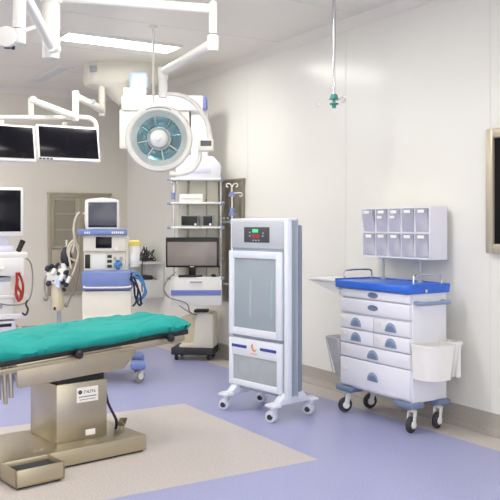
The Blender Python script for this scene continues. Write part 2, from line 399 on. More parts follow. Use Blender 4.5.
# hanging bins
t = thing('waste_bin', 'white twin plastic waste bin hooked on the right side of the trolley', 'bin', M0 @ Vector((hw-.018, .035, .37)), WALL_ROT)
def dshape(x0, x1, y0, y1, r, n=8):
    pts = []
    for cx, cy, a0 in ((x1-r, y1-r, 0), (x0+.012, y1-.012, PI/2), (x0+.012, y0+.012, PI), (x1-r, y0+r, 1.5*PI)):
        rr = r if cx > x0+.02 else .012
        for i in range(n+1): pts.append((cx+rr*math.cos(a0+PI/2*i/n), cy+rr*math.sin(a0+PI/2*i/n)))
    return pts
def loft(b, sections):
    rings = [[b.bm.verts.new((x, y, z)) for x, y in pts] for pts, z in sections]
    for a, c in zip(rings, rings[1:]):
        for i in range(len(a)): b.bm.faces.new([a[i], a[(i+1) % len(a)], c[(i+1) % len(a)], c[i]])
    return rings
def cup(b, x0, x1, y0, y1, h, r, wall=.006, taper=.015):
    out = lambda g: dshape(x0, x1-g, y0+g, y1-g, r)
    inn = lambda g: dshape(x0+wall, x1-g-wall, y0+g+wall, y1-g-wall, r*.93)
    rg = loft(b, [(out(taper), 0), (out(0), h-.02), (out(-.006), h-.018), (out(-.006), h), (inn(0), h), (inn(taper), wall)])
    b.bm.faces.new(rg[0][::-1]); b.bm.faces.new(rg[-1])
b = MB(); cup(b, 0, .19, -.20, .06, .235, .085); b.build('bin_body', 'white', t)
b = MB(); cup(b, 0, .15, .063, .15, .24, .05); b.build('side_compartment', 'white', t)
t = thing('waste_basket', 'translucent grey slatted basket hanging on the left side of the trolley', 'basket', M0 @ Vector((-hw+.012, -.08, .25)), WALL_ROT)
b = MB(); cup(b, -.0, .16, -.10, .13, .30, .03, taper=.05)
for v in b.bm.verts: v.co.x = -v.co.x
b.build('basket_body', 'basket', t)
b = MB()
for i in range(6): b.tube([(-.162, -.09+.04*i, .28), (-.115, -.055+.028*i, .005)], .003, 6)
b.build('rib', 'greypl', t)

# tip-out bin organiser over the cart
ON, OS, OW, OD, Z0, Z1 = 4.065, -4.465, .735, .17, 1.155, 1.53
org = thing('bin_organizer', 'white rack of ten clear tip-out bins on posts above the trolley', 'storage rack', RW(ON, OS), WALL_ROT)
b = MB(); w = OW/2
b.box(-w, w, OD/2-.008, OD/2, Z0, Z1, .002); b.box(-w, -w+.012, -OD/2, OD/2, Z0, Z1, .003); b.box(w-.012, w, -OD/2, OD/2, Z0, Z1, .003)
for zz in (Z0, (Z0+Z1)/2-.006, Z1-.012): b.box(-w+.006, w-.006, -OD/2+.001, OD/2, zz, zz+.012, .003)
cw = (OW-.024)/5
for i in range(1, 5): b.box(-w+.012+cw*i-.004, -w+.012+cw*i+.004, -OD/2+.002, OD/2, Z0+.006, Z1-.006, .001)
b.build('shell', 'cartwhite', org)
for x in (-.16, .235):
    b = MB(); b.cyl((x, -.05, 1.006), (x, -.05, Z0+.004), .009, seg=12); b.cyl((x, -.05, .9895), (x, -.05, 1.008), .022, seg=16)
    b.box(x-.03, x+.03, -.08, -.02, Z0-.008, Z0+.002, .002); b.build('post', 'greypl', org)
content = [['binback', None, 'binback', 'pinkpack', 'gauze'], ['gauze', 'gauze', 'gauze', 'paper', 'gauze']]
rr = random.Random(3)
for row in range(2):
    zb = Z0+.014 if row else (Z0+Z1)/2+.008; zt = zb+(Z1-Z0)/2-.024
    for i in range(5):
        x0 = -w+.012+cw*i+.009; x1 = x0+cw-.018; yf = -OD/2+.008
        d = MB(); out = .02 if (row == 0 and i < 1) else .0
        # front pane tips outward towards its top, with sides and floor
        d.prism([(yf, zb), (yf+.004, zb), (yf+.004-.012-out, zt-.03), (yf-.012-out, zt-.03)], x0, x1, 'x')
        for xs in (x0, x1-.003): d.prism([(yf+.003, zb+.002), (OD/2-.02, zb+.002), (OD/2-.03, zt-.05), (yf-.010-out, zt-.032)], xs, xs+.003, 'x')
        d.box(x0+.002, x1-.002, yf+.002, OD/2-.02, zb, zb+.003)
        bn = d.build('bin', 'bin', org)
        l = MB(); l.box(x0+.001, x1-.001, yf-.014-out, yf+.012, zt-.034, zt+.002, .004); l.build('lip', 'bin', bn)
        l = MB(); l.box(x0+.03, x1-.03, yf-.0165-out, yf-.0135-out, zt-.028, zt-.006, .0005)
        if row == 0 and i in (1, 2): l.box(x0+.02, x1-.05, yf-.0160-out, yf-.0135-out, zt-.066, zt-.046, .0005)
        l.build('paper_label', 'paper', bn)
        cm = content[row][i]
        if cm:
            g = MB()
            for q in range(5):
                px_ = rr.uniform(x0+.035, x1-.035); pz = zb+.02+.017*q
                ca = rr.uniform(-.4, .4)
                Mq = Matrix.Translation((px_, rr.uniform(-.045, -.02), pz)) @ Matrix.Rotation(ca, 4, 'Y') @ Matrix.Rotation(rr.uniform(-.3, .3), 4, 'X')
                g.box(-.026, .026, -.03, .03, -.012, .012, .007, M=Mq)
            g = g.build('packet', cm, bn)

# ------------------------------------------------------------------ air purifier
PR = R(-48.9); pw = .645
px_, py_ = Vector((math.cos(PR), math.sin(PR), 0)), Vector((-math.sin(PR), math.cos(PR), 0))
pur = thing('air_purifier', 'tall white and grey air purifier on casters with frosted door and control screen', 'air purifier', Vector((.12, 6.075, 0))*.993+px_*.04, PR)
h = pw/2; zb, zt = .155, 1.45
b = MB(); b.box(-h, h, -.10, .0, zb, zt, .02, 3); b.build('body', 'purside', pur)
b = MB(); b.box(-h+.03, h-.004, -.002, .035, zb+.04, zt-.05, .012); b.build('rear_shell', 'purdark', pur)
b = MB(); b.box(h-.045, h, -.118, -.02, zb, zt-.002, .012); b.box(-h, -h+.02, -.112, -.02, zb, zt-.002, .008); b.box(-h, h, -.116, -.02, zt-.03, zt, .010); b.build('frame', 'purwhite', pur)
xr = h-.045
b = MB(); b.box(-h+.018, xr+.002, -.118, -.09, 1.225, zt-.028, .006); tp = b.build('top_panel', 'topgrille', pur)
b = MB(); b.box(-.15, .13, -.124, -.112, 1.27, 1.385, .004); cp = b.build('control_panel', 'panelgrey', pur)
b = MB(); b.box(-.05, .01, -.1265, -.122, 1.345, 1.368, .001); b.build('green_display', 'green_led', cp)
def seg7(b, x, z, w_, h_, d, y0, y1):
    on = {'0': 'abcdef', '2': 'abged', '5': 'afgcd', '8': 'abcdefg', '3': 'abgcd', '6': 'afgcde'}[d]; t_ = w_*.18
    R7 = {'a': (x, x+w_, z+h_-t_, z+h_), 'd': (x, x+w_, z, z+t_), 'g': (x, x+w_, z+h_/2-t_/2, z+h_/2+t_/2), 'f': (x, x+t_, z+h_/2, z+h_), 'b': (x+w_-t_, x+w_, z+h_/2, z+h_), 'e': (x, x+t_, z, z+h_/2), 'c': (x+w_-t_, x+w_, z, z+h_/2)}
    for s_ in on: q = R7[s_]; b.box(q[0], q[1], y0, y1, q[2], q[3])
b = MB()
for i, d in enumerate('0000'): seg7(b, -.055+.02*i+(.004 if i > 1 else 0), 1.305, .014, .026, '8' if i % 2 else '0', -.1262, -.123)
b.build('red_digits', 'red_led', cp)
b = MB()
for x, z in ((-.05, 1.287), (-.02, 1.287), (.01, 1.287), (.055, 1.32), (.06, 1.34), (-.09, 1.32), (-.09, 1.345)): b.box(x, x+.016, -.1258, -.123, z-.006, z+.004, .001)
b.build('button', 'greypl', cp)
def door(z0, z1, panel, fw, name, top=0):
    x0, x1 = -h+.006, xr-.012
    b = MB(); y0, y1 = -.135, -.10
    b.box(x0, x0+fw, y0, y1, z0, z1, .006); b.box(x1-fw, x1, y0, y1, z0, z1, .006)
    b.box(x0+fw*.7, x1-fw*.7, y0+.0005, y1, z0, z0+fw, .006); b.box(x0+fw*.7, x1-fw*.7, y0+.0005, y1, z1-fw-top, z1, .006)
    d = b.build(name, 'purwhite', pur)
    b = MB(); b.box(x0+fw-.006, x1-fw+.006, y0+.012, y1, z0+fw-.006, z1-fw-top+.006, .002); g = b.build('glass' if panel == 'frost' else 'grille', panel, d)
    return d, x0, x1
d, x0, x1 = door(.57, 1.205, 'frost', .055, 'door')
for x in (-.08, .15):
    b = MB(); b.cyl((x, -.113, .72), (x, -.113, 1.0), .02, seg=20); b.build('lamp_tube', 'tube', d)
d, x0, x1 = door(.185, .545, 'grille', .045, 'lower_door', .085)
b = MB(); b.box(x0+.04, x0+.21, -.138, -.134, .475, .497, .002); b.build('blue_bar', 'navy', d); b = MB(); b.box(x1-.22, x1-.045, -.138, -.134, .475, .497, .002); b.build('blue_bar', 'navy', d)
b = MB(); cx = (x0+x1)/2
b.prism([(cx-.03, .50), (cx-.014, .468), (cx+.012, .458), (cx+.034, .478), (cx+.010, .472), (cx-.006, .48), (cx-.012, .52)], -.138, -.134, bev=.0005)
b.box(cx-.035, cx+.035, -.137, -.134, .441, .447)
b.build('emblem', 'orange', d)
b = MB()
for x in (-.15, .09):
    for r in (.07, .085): b.lathe([(r-.004, 0), (r-.004, .002), (r+.004, .002), (r+.004, 0)], Matrix.Translation((x, -.122, .315)) @ Matrix.Rotation(PI/2, 4, 'X'), 36)
b.build('fan_ring', 'greypl', d)
for x in (-.262, .262):
    b = MB(); b.box(x-.03, x+.03, -.235, .20, .115, .138, .006); b.box(x-.045, x+.045, -.10, .08, .135, .16, .008)
    b.prism([(-.17, .137), (-.10, .20), (.06, .20), (.12, .137)], x-.035, x+.035, 'x', bev=.006)
    b.box(x-.05, x+.05, -.245, -.165, .108, .128, .006); b.box(x-.05, x+.05, .13, .21, .108, .128, .006)
    b.build('foot', 'purwhite', pur)
    for y in (-.205, .17): caster(pur, x, y, .11, .042, R(-160), 'purwhite', 'purwhite', w=.05, off=.012, hub='rubber')

# ------------------------------------------------------------------ operating table
TR = R(40); tx, ty = Vector((math.cos(TR), math.sin(TR), 0)), Vector((-math.sin(TR), math.cos(TR), 0))
TX, TY = 2.33, 4.54
TL = tx*TX+ty*TY
tab = thing('operating_table', 'stainless steel operating table on a heavy pedestal base under the green drape', 'operating table', TL, TR)
b = MB(); b.box(-.56, .36, -.34, .24, .012, .105, .006); 
b.box(-.57, -.29, -.53, -.33, .012, .022, .002)
for (x0, x1, y0, y1) in ((-.57, -.29, -.53, -.52), (-.57, -.56, -.53, -.33), (-.30, -.29, -.53, -.33)): b.box(x0, x1, y0, y1, .012, .105, .002)
b.box(-.565, -.295, -.525, -.335, .012, .06)
base = b.build('base', 'steelh', tab)
b = MB(); b.box(-.545, .345, -.32, .225, 0, .016); b.box(-.555, -.305, -.51, -.30, 0, .014); b.build('shadow_strip', 'black', base)  # black slabs stand in for the shadow gap under the base
b = MB(); b.box(-.562, -.298, -.522, -.338, .06, .075); b.build('recess_sheet', 'rubber', base)  # dark sheet over the floor of the step recess
b = MB(); b.box(-.17, .17, -.19, .17, .103, .455, .008); col = b.build('column', 'steel', tab)
b = MB(); b.box(-.155, .155, -.175, .155, .450, .60, .004); b.build('bellows', 'black', tab)
# plate on the column with its mark and two lines of writing
b = MB(); b.box(-.04, .105, -.1935, -.189, .33, .42, .001); pl = b.build('name_plate', 'paper', col)
DX, DZ = -.04, -.08
b = MB(); b.lathe([(.004, 0), (.004, .002), (.013, .002), (.013, 0)], Matrix.Translation((.022+DX, -.1935, .472+DZ)) @ Matrix.Rotation(PI/2, 4, 'X'), 20)
b.box(.020+DX, .036+DX, -.1952, -.193, .469+DZ, .475+DZ)
for i, x in enumerate((.05, .066, .076, .09, .104, .118)):
    b.box(x+DX, x+.003+DX, -.1948, -.193, .462+DZ, .480+DZ)
    zz = (.477, .469, .462, .477, .470, .462)[i]+DZ; b.box(x+DX, x+.010+DX, -.1948, -.193, zz, zz+.003)
for i in range(12): b.box(.015+.01*i+DX, .022+.01*i+DX, -.1948, -.193, .440+DZ, .446+DZ)
for i in range(9): b.box(.02+.012*i+DX, .028+.012*i+DX, -.1948, -.193, .424+DZ, .428+DZ)
b.build('lettering', 'ink', pl)
b = MB(); b.box(.02, .085, -.1935, -.189, .125, .16, .001); b.build('small_plate', 'paper', col)
# foot pedal and cable at the right end of the base
b = MB(); b.cyl((.31, -.12, .10), (.31, -.12, .125), .012)
for q in (-1, 1): b.box(-.004, .062, -.026, .026, -.003, .003, .002, M=Matrix.Translation((.31, -.12, .128)) @ Matrix.Rotation(R(40), 4, 'Z') @ Matrix.Rotation(PI if q < 0 else 0, 4, 'Z') @ Matrix.Rotation(R(-35), 4, 'Y'))
b.build('pedal', 'steelh', base)
b = MB(); b.tube([(.16, -.10, .50), (.185, -.12, .42), (.20, -.14, .30), (.25, -.15, .19), (.265, -.14, .155), (.27, -.12, .11)], .009, 8); b.build('power_cable', 'black', tab)
TILT = -R(3.3)
def tilt(x, y, z): return (x, y, z+.0577*(x))
top_rot = (0, TILT, 0); tz = .70          # top frame, tilted up towards the foot end
b = MB(); b.box(-1.50, .725, -.276, .275, -.056, -.022, .008); b.build('mattress', 'black', tab, (0, 0, tz), top_rot)
b = MB()
b.prism([(-.44, -.195), (.24, -.20), (.33, -.12), (.33, -.035), (-.45, -.035), (-.45, -.19)], -.255, -.235, bev=.004)
b.box(-.44, .30, -.24, .24, -.07, -.036, .004); b.box(-.3, .2, -.18, .18, -.10, -.068, .004)
b.prism([(-.44, -.195), (.24, -.20), (.33, -.12), (.33, -.035), (-.45, -.035), (-.45, -.19)], .235, .255, bev=.004)
b.build('side_frame', 'steelh', tab, (0, 0, tz), top_rot)
b = MB()
for sy in (-1, 1): b.prism([(.22, -.10), (.70, -.095), (.70, -.038), (.22, -.038)], sy*.25-.012, sy*.25+.012, bev=.004)
b.box(.3, .69, -.24, .24, -.055, -.036, .003); b.build('leg_section_frame', 'steelh', tab, (0, 0, tz), top_rot)
b = MB()
for sy in (-1, 1): b.prism([(-1.48, -.10), (-.60, -.10), (-.60, -.038), (-1.48, -.038)], sy*.25-.012, sy*.25+.012, bev=.004)
b.build('back_section_frame', 'steelh', tab, (0, 0, tz), top_rot)
b = MB()
for i, x in enumerate((-.555, -.52, -.485)): b.cyl((x, -.24, -.24-.03*(i % 2)), (x, -.24, -.03), .013, seg=12)
b.cyl((-.60, -.24, -.10), (-.44, -.24, -.10), .012); b.build('hinge_strut', 'steel', tab, (0, 0, tz), top_rot)
for x, r_ in ((-.09, .026), (.56, .024)):
    b = MB(); b.cyl((x, -.30, -.055), (x, -.255, -.055), .012); 
    b.lathe([(0, .022), (r_*.7, .022), (r_, .014), (r_, -.006), (r_*.6, -.012), (0, -.012)], Matrix.Translation((x, -.305, -.055)) @ Matrix.Rotation(PI/2, 4, 'X'), 8)
    b.build('knob', 'black', tab, (0, 0, tz), top_rot)
b = MB(); b.box(-1.4, .30, -.285, -.272, -.088, -.066, .003); b.build('accessory_rail', 'steelh', tab, (0, 0, tz), top_rot)
b = MB(); b.cyl((.70, -.1, -.03), (.78, -.1, -.02), .016); b.ball((.79, -.1, -.02), .026); b.build('end_knob', 'steel', tab, (0, 0, tz), top_rot)

# green drape: a thick folded cloth over the top, its surface rumpled
b = MB(); nx, ny = 150, 44; x0, x1, y0, y1 = -1.52, .735, -.30, .30
def dr(u, v_):
    x = x0+(x1-x0)*u; y = y0+(y1-y0)*v_
    e = min(u*(x1-x0), (1-u)*(x1-x0), v_*.6, (1-v_)*.6)
    z = .036+.030*(1-math.exp(-e/.03)) if e > 0 else .036
    z += .022*(noise.noise(Vector((x*1.6, y*3.0, 1)))) + .010*noise.noise(Vector((x*5+y*3, y*7, 4))) + .006*abs(noise.noise(Vector((x*9-y*14, y*5, 9))))
    z += .020*max(0, 1-abs(noise.noise(Vector((x*2.2+y*2.6, x*1.2-y*2.0, 31))))*9)*(.4+.6*noise.noise(Vector((x*2, y*2, 2)))) - .014*max(0, 1-abs(noise.noise(Vector((x*3.0-y*3.5, y*3, 41))))*8)
    if v_ < .28: z -= .024*((.28-v_)/.28)**2
    ox = .014*noise.noise(Vector((x*3, y*3, 7))); oy = .016*noise.noise(Vector((x*3.2, 0, 11 if v_ < .5 else 14)))
    return Vector((x+ox, y+oy, z))
g = [[b.bm.verts.new(dr(i/nx, j/ny)) for j in range(ny+1)] for i in range(nx+1)]
for i in range(nx):
    for j in range(ny): b.bm.faces.new([g[i][j], g[i+1][j], g[i+1][j+1], g[i][j+1]])
rim = [g[i][0] for i in range(nx+1)]+[g[nx][j] for j in range(1, ny+1)]+[g[i][ny] for i in range(nx-1, -1, -1)]+[g[0][j] for j in range(ny-1, 0, -1)]
low = []
for v in rim:
    dz = -.052+.006*noise.noise(Vector((v.co.x*3.1, v.co.y*3, 21)))
    cx_ = v.co.x*1.0; low.append(b.bm.verts.new(Vector((cx_+(-.03 if v.co.x > .70 else .003), v.co.y+(.036 if v.co.y < -.2 else -.03 if v.co.y > .2 else 0), dz+.012))))
n = len(rim)
for i in range(n): b.bm.faces.new([rim[i], rim[(i+1) % n], low[(i+1) % n], low[i]])
o = b.build('surgical_drape', 'teal', None, TL+Vector((0, 0, tz)), (0, TILT, TR), 80)
o.modifiers.new('cloth', 'SOLIDIFY').thickness = .004
tag(o, 'rumpled green cloth drape covering the operating table top', 'drape')

# ------------------------------------------------------------------ surgical light on its ceiling column
CY = 5.3; cp_ = at(51, 225, CY); 
lamp = thing('surgical_light', 'white ceiling surgical light with jointed arms and round teal lamp head', 'surgical light', (cp_.x, CY, HC))
O = Vector((cp_.x, CY, HC))
def q(px, py, Y): return at(px, py, Y)-O
b = MB(); b.cyl((0, 0, 0), (0, 0, -.04), .16, .15, 32); b.cyl((0, 0, -.03), q(51, 30, CY), .06, seg=28); b.cyl(q(51, 27, CY), q(51, 29, CY), .064, seg=28); b.cyl(q(51, 29, CY), q(51, 59, CY), .056, seg=28, bev=.006)
b.build('column', 'armwhite', lamp)
b = MB()
E = q(213, 9, 5.6); S = Vector((0, 0, E.z))
b.cyl(S+Vector((.04, .01, 0)), E, .034, seg=20); b.cyl((0, 0, E.z-.045), (0, 0, E.z+.045), .072, seg=28)
b.cyl(E+Vector((0, 0, .05)), E+Vector((0, 0, -.17)), .030, seg=20); b.build('upper_arm', 'armwhite', lamp)
E2 = q(213, 44, 5.6); E3 = q(163, 72, 6.35)
b = MB(); b.cyl(E2+Vector((0, 0, .06)), E2-Vector((0, 0, .05)), .04, seg=20, bev=.008)
b.cyl(E2, E3, .042, .032, seg=20); b.cyl(E3+Vector((0, 0, .035)), E3-Vector((0, 0, .06)), .04, seg=20, bev=.006); b.build('spring_arm', 'armwhite', lamp)
E4 = q(163, 98, 6.35)
b = MB(); b.cyl(E3-Vector((0, 0, .05)), E4, .034, seg=18); 
b.tube([E4+Vector((0, 0, .03)), q(178, 95, 6.36), q(193, 102, 6.38), q(206, 120, 6.4), q(210.5, 140, 6.42), q(211, 150, 6.43)], .019, 12); b.build('yoke_arm', 'armwhite', lamp)
b = MB(); c = q(206, 145, 6.4); b.box(c.x-.06, c.x+.06, c.y-.04, c.y+.04, c.z-.05, c.z+.05, .01)
cb = b.build('control_box', 'ivory', lamp)
b = MB(); b.box(c.x-.042, c.x+.045, c.y-.044, c.y-.038, c.z-.012, c.z+.032, .002); b.build('display', 'screengrey', cb)
b = MB(); b.tube([q(200, 148, 6.42), q(199, 160, 6.43), q(192, 170, 6.44), q(180, 174, 6.45), q(170, 173.5, 6.47)], .019, 12); b.build('lower_yoke', 'armwhite', lamp)
# lamp head, facing the viewer and a little down
lc = q(159, 138.5, 6.52)
face = Vector((.06, -.99, -.10)).normalized()
LM = Matrix.Translation(lc) @ face.to_track_quat('Z', 'Y').to_matrix().to_4x4()
b = MB(); b.lathe([(.225, .022), (.235, .035), (.262, .03), (.275, .005), (.272, -.03), (.25, -.06), (.20, -.10), (.12, -.135), (.05, -.145), (0, -.145)], LM, 56)
hd_ = b.build('lamp_head', 'armwhite', lamp)
b = MB()
b.lathe([(.228, .022), (.212, .004), (.192, -.018), (.18, -.03)], LM, 56); b.build('inner_ring', 'reflectorpale', hd_)
b = MB(); prof = [(.182, -.029), (.16, -.042), (.13, -.06), (.10, -.068), (.05, -.075)]; b.lathe(prof, LM, 30)
rj = random.Random(2)
for v in b.bm.verts: v.co += face*rj.uniform(-.004, .004)
# facets of the reflector: radial fins
b.build('reflector', 'reflector', hd_, ang=1)
for k_ in range(8):
    a = 2*PI*k_/8+.2
    f_ = MB(); f_.box(.09, .178, -.004, .004, -.06, -.012, .002, M=LM @ Matrix.Rotation(a, 4, 'Z')); f_.build('fin', 'reflectorpale' if 3 < k_ else 'reflector', hd_)  # lower fins paler: reflections of the room put into their colour
b = MB(); b.lathe([(.05, -.075), (.098, -.05), (.098, -.035), (.085, -.02), (.085, -.03), (.06, -.05)], LM, 40); b.build('lamp_shroud', 'reflectorpale', hd_)
b = MB(); b.lathe([(.228, .024), (.18, .030), (.10, .034), (0, .035)], LM, 48); b.build('glass_cover', 'clearglass', hd_)
b = MB(); b.lathe([(0, .115), (.02, .113), (.055, .095), (.07, .07), (.074, .035), (.074, .0), (.05, -.05)], LM, 36); b.lathe([(0, .135), (.015, .133), (.02, .12), (.022, .1)], LM, 20); b.build('handle', 'white', hd_)
b = MB()
for i in range(11):
    a = PI/2+R(22)-R(44)*i/10
    b.box(.2475, .2545, -.006, .006, .0325, .0365, M=LM @ Matrix.Rotation(a, 4, 'Z'))
b.build('lettering', 'ink', hd_)
# second arm of the same column, carrying a lamp out of view
D0 = q(51.5, 46, 5.22); D1 = q(20, -14, 4.6)
b = MB(); b.cyl(D0+Vector((0, .1, 0)), D0+Vector((0, -.02, 0)), .04); b.cyl(D0, D1, .031, .034, seg=20); b.ball(D0, .034); b.ball(D1, .045); b.build('lower_arm', 'armwhite', lamp)
E5 = q(19, 44, 4.6)
b = MB(); b.cyl(D1+Vector((0, 0, .02)), E5+Vector((0, 0, .09)), .036, seg=22); b.cyl(E5+Vector((0, 0, .085)), E5+Vector((0, 0, -.0)), .038, seg=22, bev=.005); b.build('drop_tube', 'armwhite', lamp)
J = q(8, 38, 4.6)
b = MB(); b.cyl(J+Vector((0, -.045, 0)), J+Vector((0, .045, 0)), .06, seg=28, bev=.008); b.box(J.x, E5.x+.03, J.y-.03, J.y+.03, J.z-.035, J.z+.045, .012)
b.cyl(J, J+Vector((-.5, -.1, -.06)), .034, .03); elbow = b.build('elbow', 'armwhite', lamp)
b = MB(); b.cyl(J+Vector((0, -.01, -.062)), J+Vector((.0, -.01, -.05)), .02, seg=12); b.cyl(J+Vector((.03, 0, -.066)), J+Vector((.03, 0, -.04)), .01, seg=12); b.build('screw', 'black', elbow)
b = MB(); b.cyl(q(45, 23, 5.3), q(-30, 52, 5.0), .014); b.build('brace', 'armwhite', lamp)

# ------------------------------------------------------------------ ceiling hung rods
def iv_rod(px, pyb, Y, label, hooks):
    p = at(px, pyb, Y); t = thing('iv_rod', label, 'ceiling rod', (p.x, p.y, HC), 0)
    z = p.z-HC
    b = MB(); b.cyl((0, 0, 0), (0, 0, -.02), .035, seg=20); b.cyl((0, 0, -.01), (0, 0, z*.55), .012, seg=12); b.cyl((0, 0, z*.54), (0, 0, z), .009, seg=12); b.build('rod', 'chrome' if hooks else 'armwhite', t)
    if hooks:
        b = MB(); b.cyl((0, 0, z+.07), (0, 0, z+.035), .022, .034, 16); b.cyl((0, 0, z+.035), (0, 0, z+.015), .012, seg=12); b.lathe([(0, .012), (.03, .006), (.034, 0), (.03, -.006), (0, -.01)], Matrix.Translation((0, 0, z)), 18)
        b.cyl((0, 0, z-.03), (0, 0, z), .016, seg=12); b.build('clamp', 'greenknob', t)
        b = MB()
        for dx, dy, r_ in ((-.11, 0, .020), (.07, .03, .018), (.06, -.06, .018)):
            d_ = Vector((dx, dy, 0)); u_ = d_.normalized(); zz = z+(.02 if dx < 0 else .05)
            b.tube([Vector((0, 0, z+.03)), d_*.5+Vector((0, 0, z+.03))] + [d_+u_*r_*math.sin(a)+Vector((0, 0, zz-r_*(1-math.cos(a)))) for a in [R(40*i_) for i_ in range(-1, 7)]], .0024, 6, n=3)
        b.build('hook', 'chrome', t)
    return t
iv_rod(334, 104, 5.8, 'thin steel rod with green clamp and hooks hanging beside the right wall', True)
iv_rod(153.5, 108, 6.84, 'thin plain white rod hanging from the ceiling behind the round lamp', False)

# ------------------------------------------------------------------ ceiling pendant with equipment shelves
PY = 8.25; pp = at(197, 225, PY)
pen = thing('ceiling_pendant', 'white ceiling pendant with dome mount, header beam and equipment shelves', 'pendant', (pp.x, PY, HC))
O = Vector((pp.x, PY, HC))
def loz(cx, cy, L, W, n=10):
    pts = []
    r = W/2
    for k_ in range(n+1): a = -PI/2+PI*k_/n; pts.append((cx+L/2-r+r*math.cos(a), cy+r*math.sin(a)))
    for k_ in range(n+1): a = PI/2+PI*k_/n; pts.append((cx-L/2+r+r*math.cos(a), cy+r*math.sin(a)))
    return pts
dc = q(121, 85, 8.55)
b = MB(); rg = loft(b, [(loz(dc.x, dc.y, .80, .50), 0), (loz(dc.x, dc.y, .80, .50), -.18), (loz(dc.x, dc.y, .76, .46), -.225), (loz(dc.x+.06, dc.y, .5, .36), -.27), (loz(dc.x+.12, dc.y, .3, .24), -.42)])
b.bm.faces.new(rg[0][::-1]); b.bm.faces.new(rg[-1])
dm = b.build('dome_cover', 'ivory', pen)
lp = q(92.5, 81, 8.3); b = MB(); b.box(lp.x-.03, lp.x+.04, dc.y-.262, dc.y-.20, -.11, -.05, .002); b.build('vent_plate', 'greypl', dm)
b = MB(); b.box(q(123, 0, PY).x, q(204, 0, PY).x, -.12, .12, q(0, 112, PY).z, q(0, 97, PY).z, .02, 3); hb = b.build('header_beam', 'white', pen)
b = MB(); x_ = q(204, 0, PY).x; b.box(x_-.005, x_+.03, -.118, .118, q(0, 111, PY).z, q(0, 98, PY).z, .008); b.build('end_cap', 'stripe', hb)
b = MB(); b.box(q(120.5, 0, PY).x, q(190, 0, PY).x, -.09, .14, q(0, 150, PY).z, q(0, 110, PY).z, .02); b.build('brake_housing', 'vent', pen)
b = MB(); b.box(q(124.5, 0, PY).x, q(147, 0, PY).x, -.09, .09, q(0, 98, PY).z, q(0, 89, PY).z, .01); b.build('beam_block', 'white', pen)
b = MB(); b.box(q(130, 0, PY).x, q(148.5, 0, PY).x, -.09, .09, q(0, 90.5, PY).z, q(0, 73, PY).z, .04, 4); b.build('beacon_cover', 'palelamp', pen)
b = MB(); b.box(q(191, 0, PY).x, q(208, 0, PY).x, -.05, .12, q(0, 178, PY).z, q(0, 110, PY).z, .015); b.build('drop_column', 'white', pen)
zt_, zb_ = q(0, 177, PY).z, q(0, 303, PY).z
xl, xr_ = q(174, 0, PY).x, q(221, 0, PY).x
b = MB()
for a0, a1 in ((xl+.03, xl+.13), (xl+.15, xl+.33), (xr_-.15, xr_-.03)): b.box(a0, a1, .06, .14, zb_+.25, zt_, .012)
b.box(xl+.03, xr_-.03, .10, .16, zb_+.02, zt_, .005); b.build('rear_column', 'ivory', pen)
for x in (xl, xr_):
    b = MB(); b.cyl((x, -.02, zb_+.2), (x, -.02, zt_-.005), .010, seg=12); b.build('upright_rail', 'chrome', pen)
for py in (179, 202.5, 226.5, 276):
    z = q(0, py, PY).z
    b = MB(); b.box(xl-.02, xr_+.015, -.20, .11, z-.02, z, .005); sh = b.build('shelf', 'white', pen)
    for x in (xl-.03, xr_+.02):
        b = MB(); b.box(x-.022, x+.022, -.20, -.14, z-.026, z+.004, .008); b.build('corner_cap', 'slatelt', sh)
z = q(0, 276, PY).z-.018; z2 = q(0, 303.5, PY).z
b = MB(); b.box(xl-.02, xr_+.015, -.20, .11, z2, z, .006); dr_ = b.build('drawer', 'white', pen)
b = MB(); b.box(xl-.012, xr_+.008, -.206, -.195, z2+.10, z2+.125, .002); b.box(xl-.012, xr_+.008, -.208, -.195, z2+.125, z2+.155, .002); b.build('stripe', 'stripe', dr_)
b = MB(); b.box(xl+.18, xl+.30, -.215, -.198, z-.035, z-.022, .003); b.build('handle', 'greypl', dr_)
zs = [at(0, py, PY).z for py in (179, 202.5, 226.5, 276)]
X = lambda px: at(px, 0, PY).x
# things standing on the pendant shelves
t = thing('monitor_module', 'white boxy module on the top pendant shelf under the control box', 'medical device', (X(197), PY-.03, zs[0]))
b = MB(); b.prism([(X(177)-X(197), 0), (X(221)-X(197), 0), (X(221)-X(197), .14), (X(214)-X(197), .22), (X(180)-X(197), .23), (X(177)-X(197), .15)], -.15, .08, bev=.012); b.build('casing', 'cartwhite', t)
b = MB(); b.box(-.1, .15, -.156, -.145, .05, .10, .003); b.build('front_panel', 'binback', t)
t = thing('device_box', 'small plain white box on the second pendant shelf', 'box', (X(192), PY-.05, zs[1]))
b = MB(); b.box(-.12, .12, -.09, .08, 0, .085, .008); b.build('casing', 'white', t); b = MB(); b.box(-.10, .10, -.094, -.085, .03, .036); b.build('slot', 'greypl', t)
for px, wd, lb in ((190.5, .18, 'wide dark device with silver frame on the third pendant shelf'), (208.5, .11, 'narrow dark device beside the wide one on the third pendant shelf')):
    t = thing('pump_module', lb, 'medical device', (X(px), PY-.05, zs[2]))
    b = MB(); b.box(-wd/2, wd/2, -.08, .08, 0, .115, .006); b.build('casing', 'greypl', t)
    b = MB(); b.box(-wd/2+.008, wd/2-.008, -.085, -.075, .010, .105, .003); b.build('screen', 'black', t)
    b = MB(); b.cyl((wd/2-.03, -.095, .022), (wd/2-.03, -.08, .022), .012); b.build('knob', 'white', t)
t = thing('suction_regulator', 'small chrome and blue regulator on the left pendant rail', 'regulator', (xl+O.x, PY-.045, at(0, 190, PY).z))
b = MB(); b.cyl((0, 0, -.06), (0, 0, .06), .02, seg=14); b.ball((0, -.01, .075), .026); b.build('body', 'chrome', t); b = MB(); b.cyl((0, -.02, -.10), (0, -.02, -.03), .022, seg=14); b.build('jar', 'blueclamp', t)
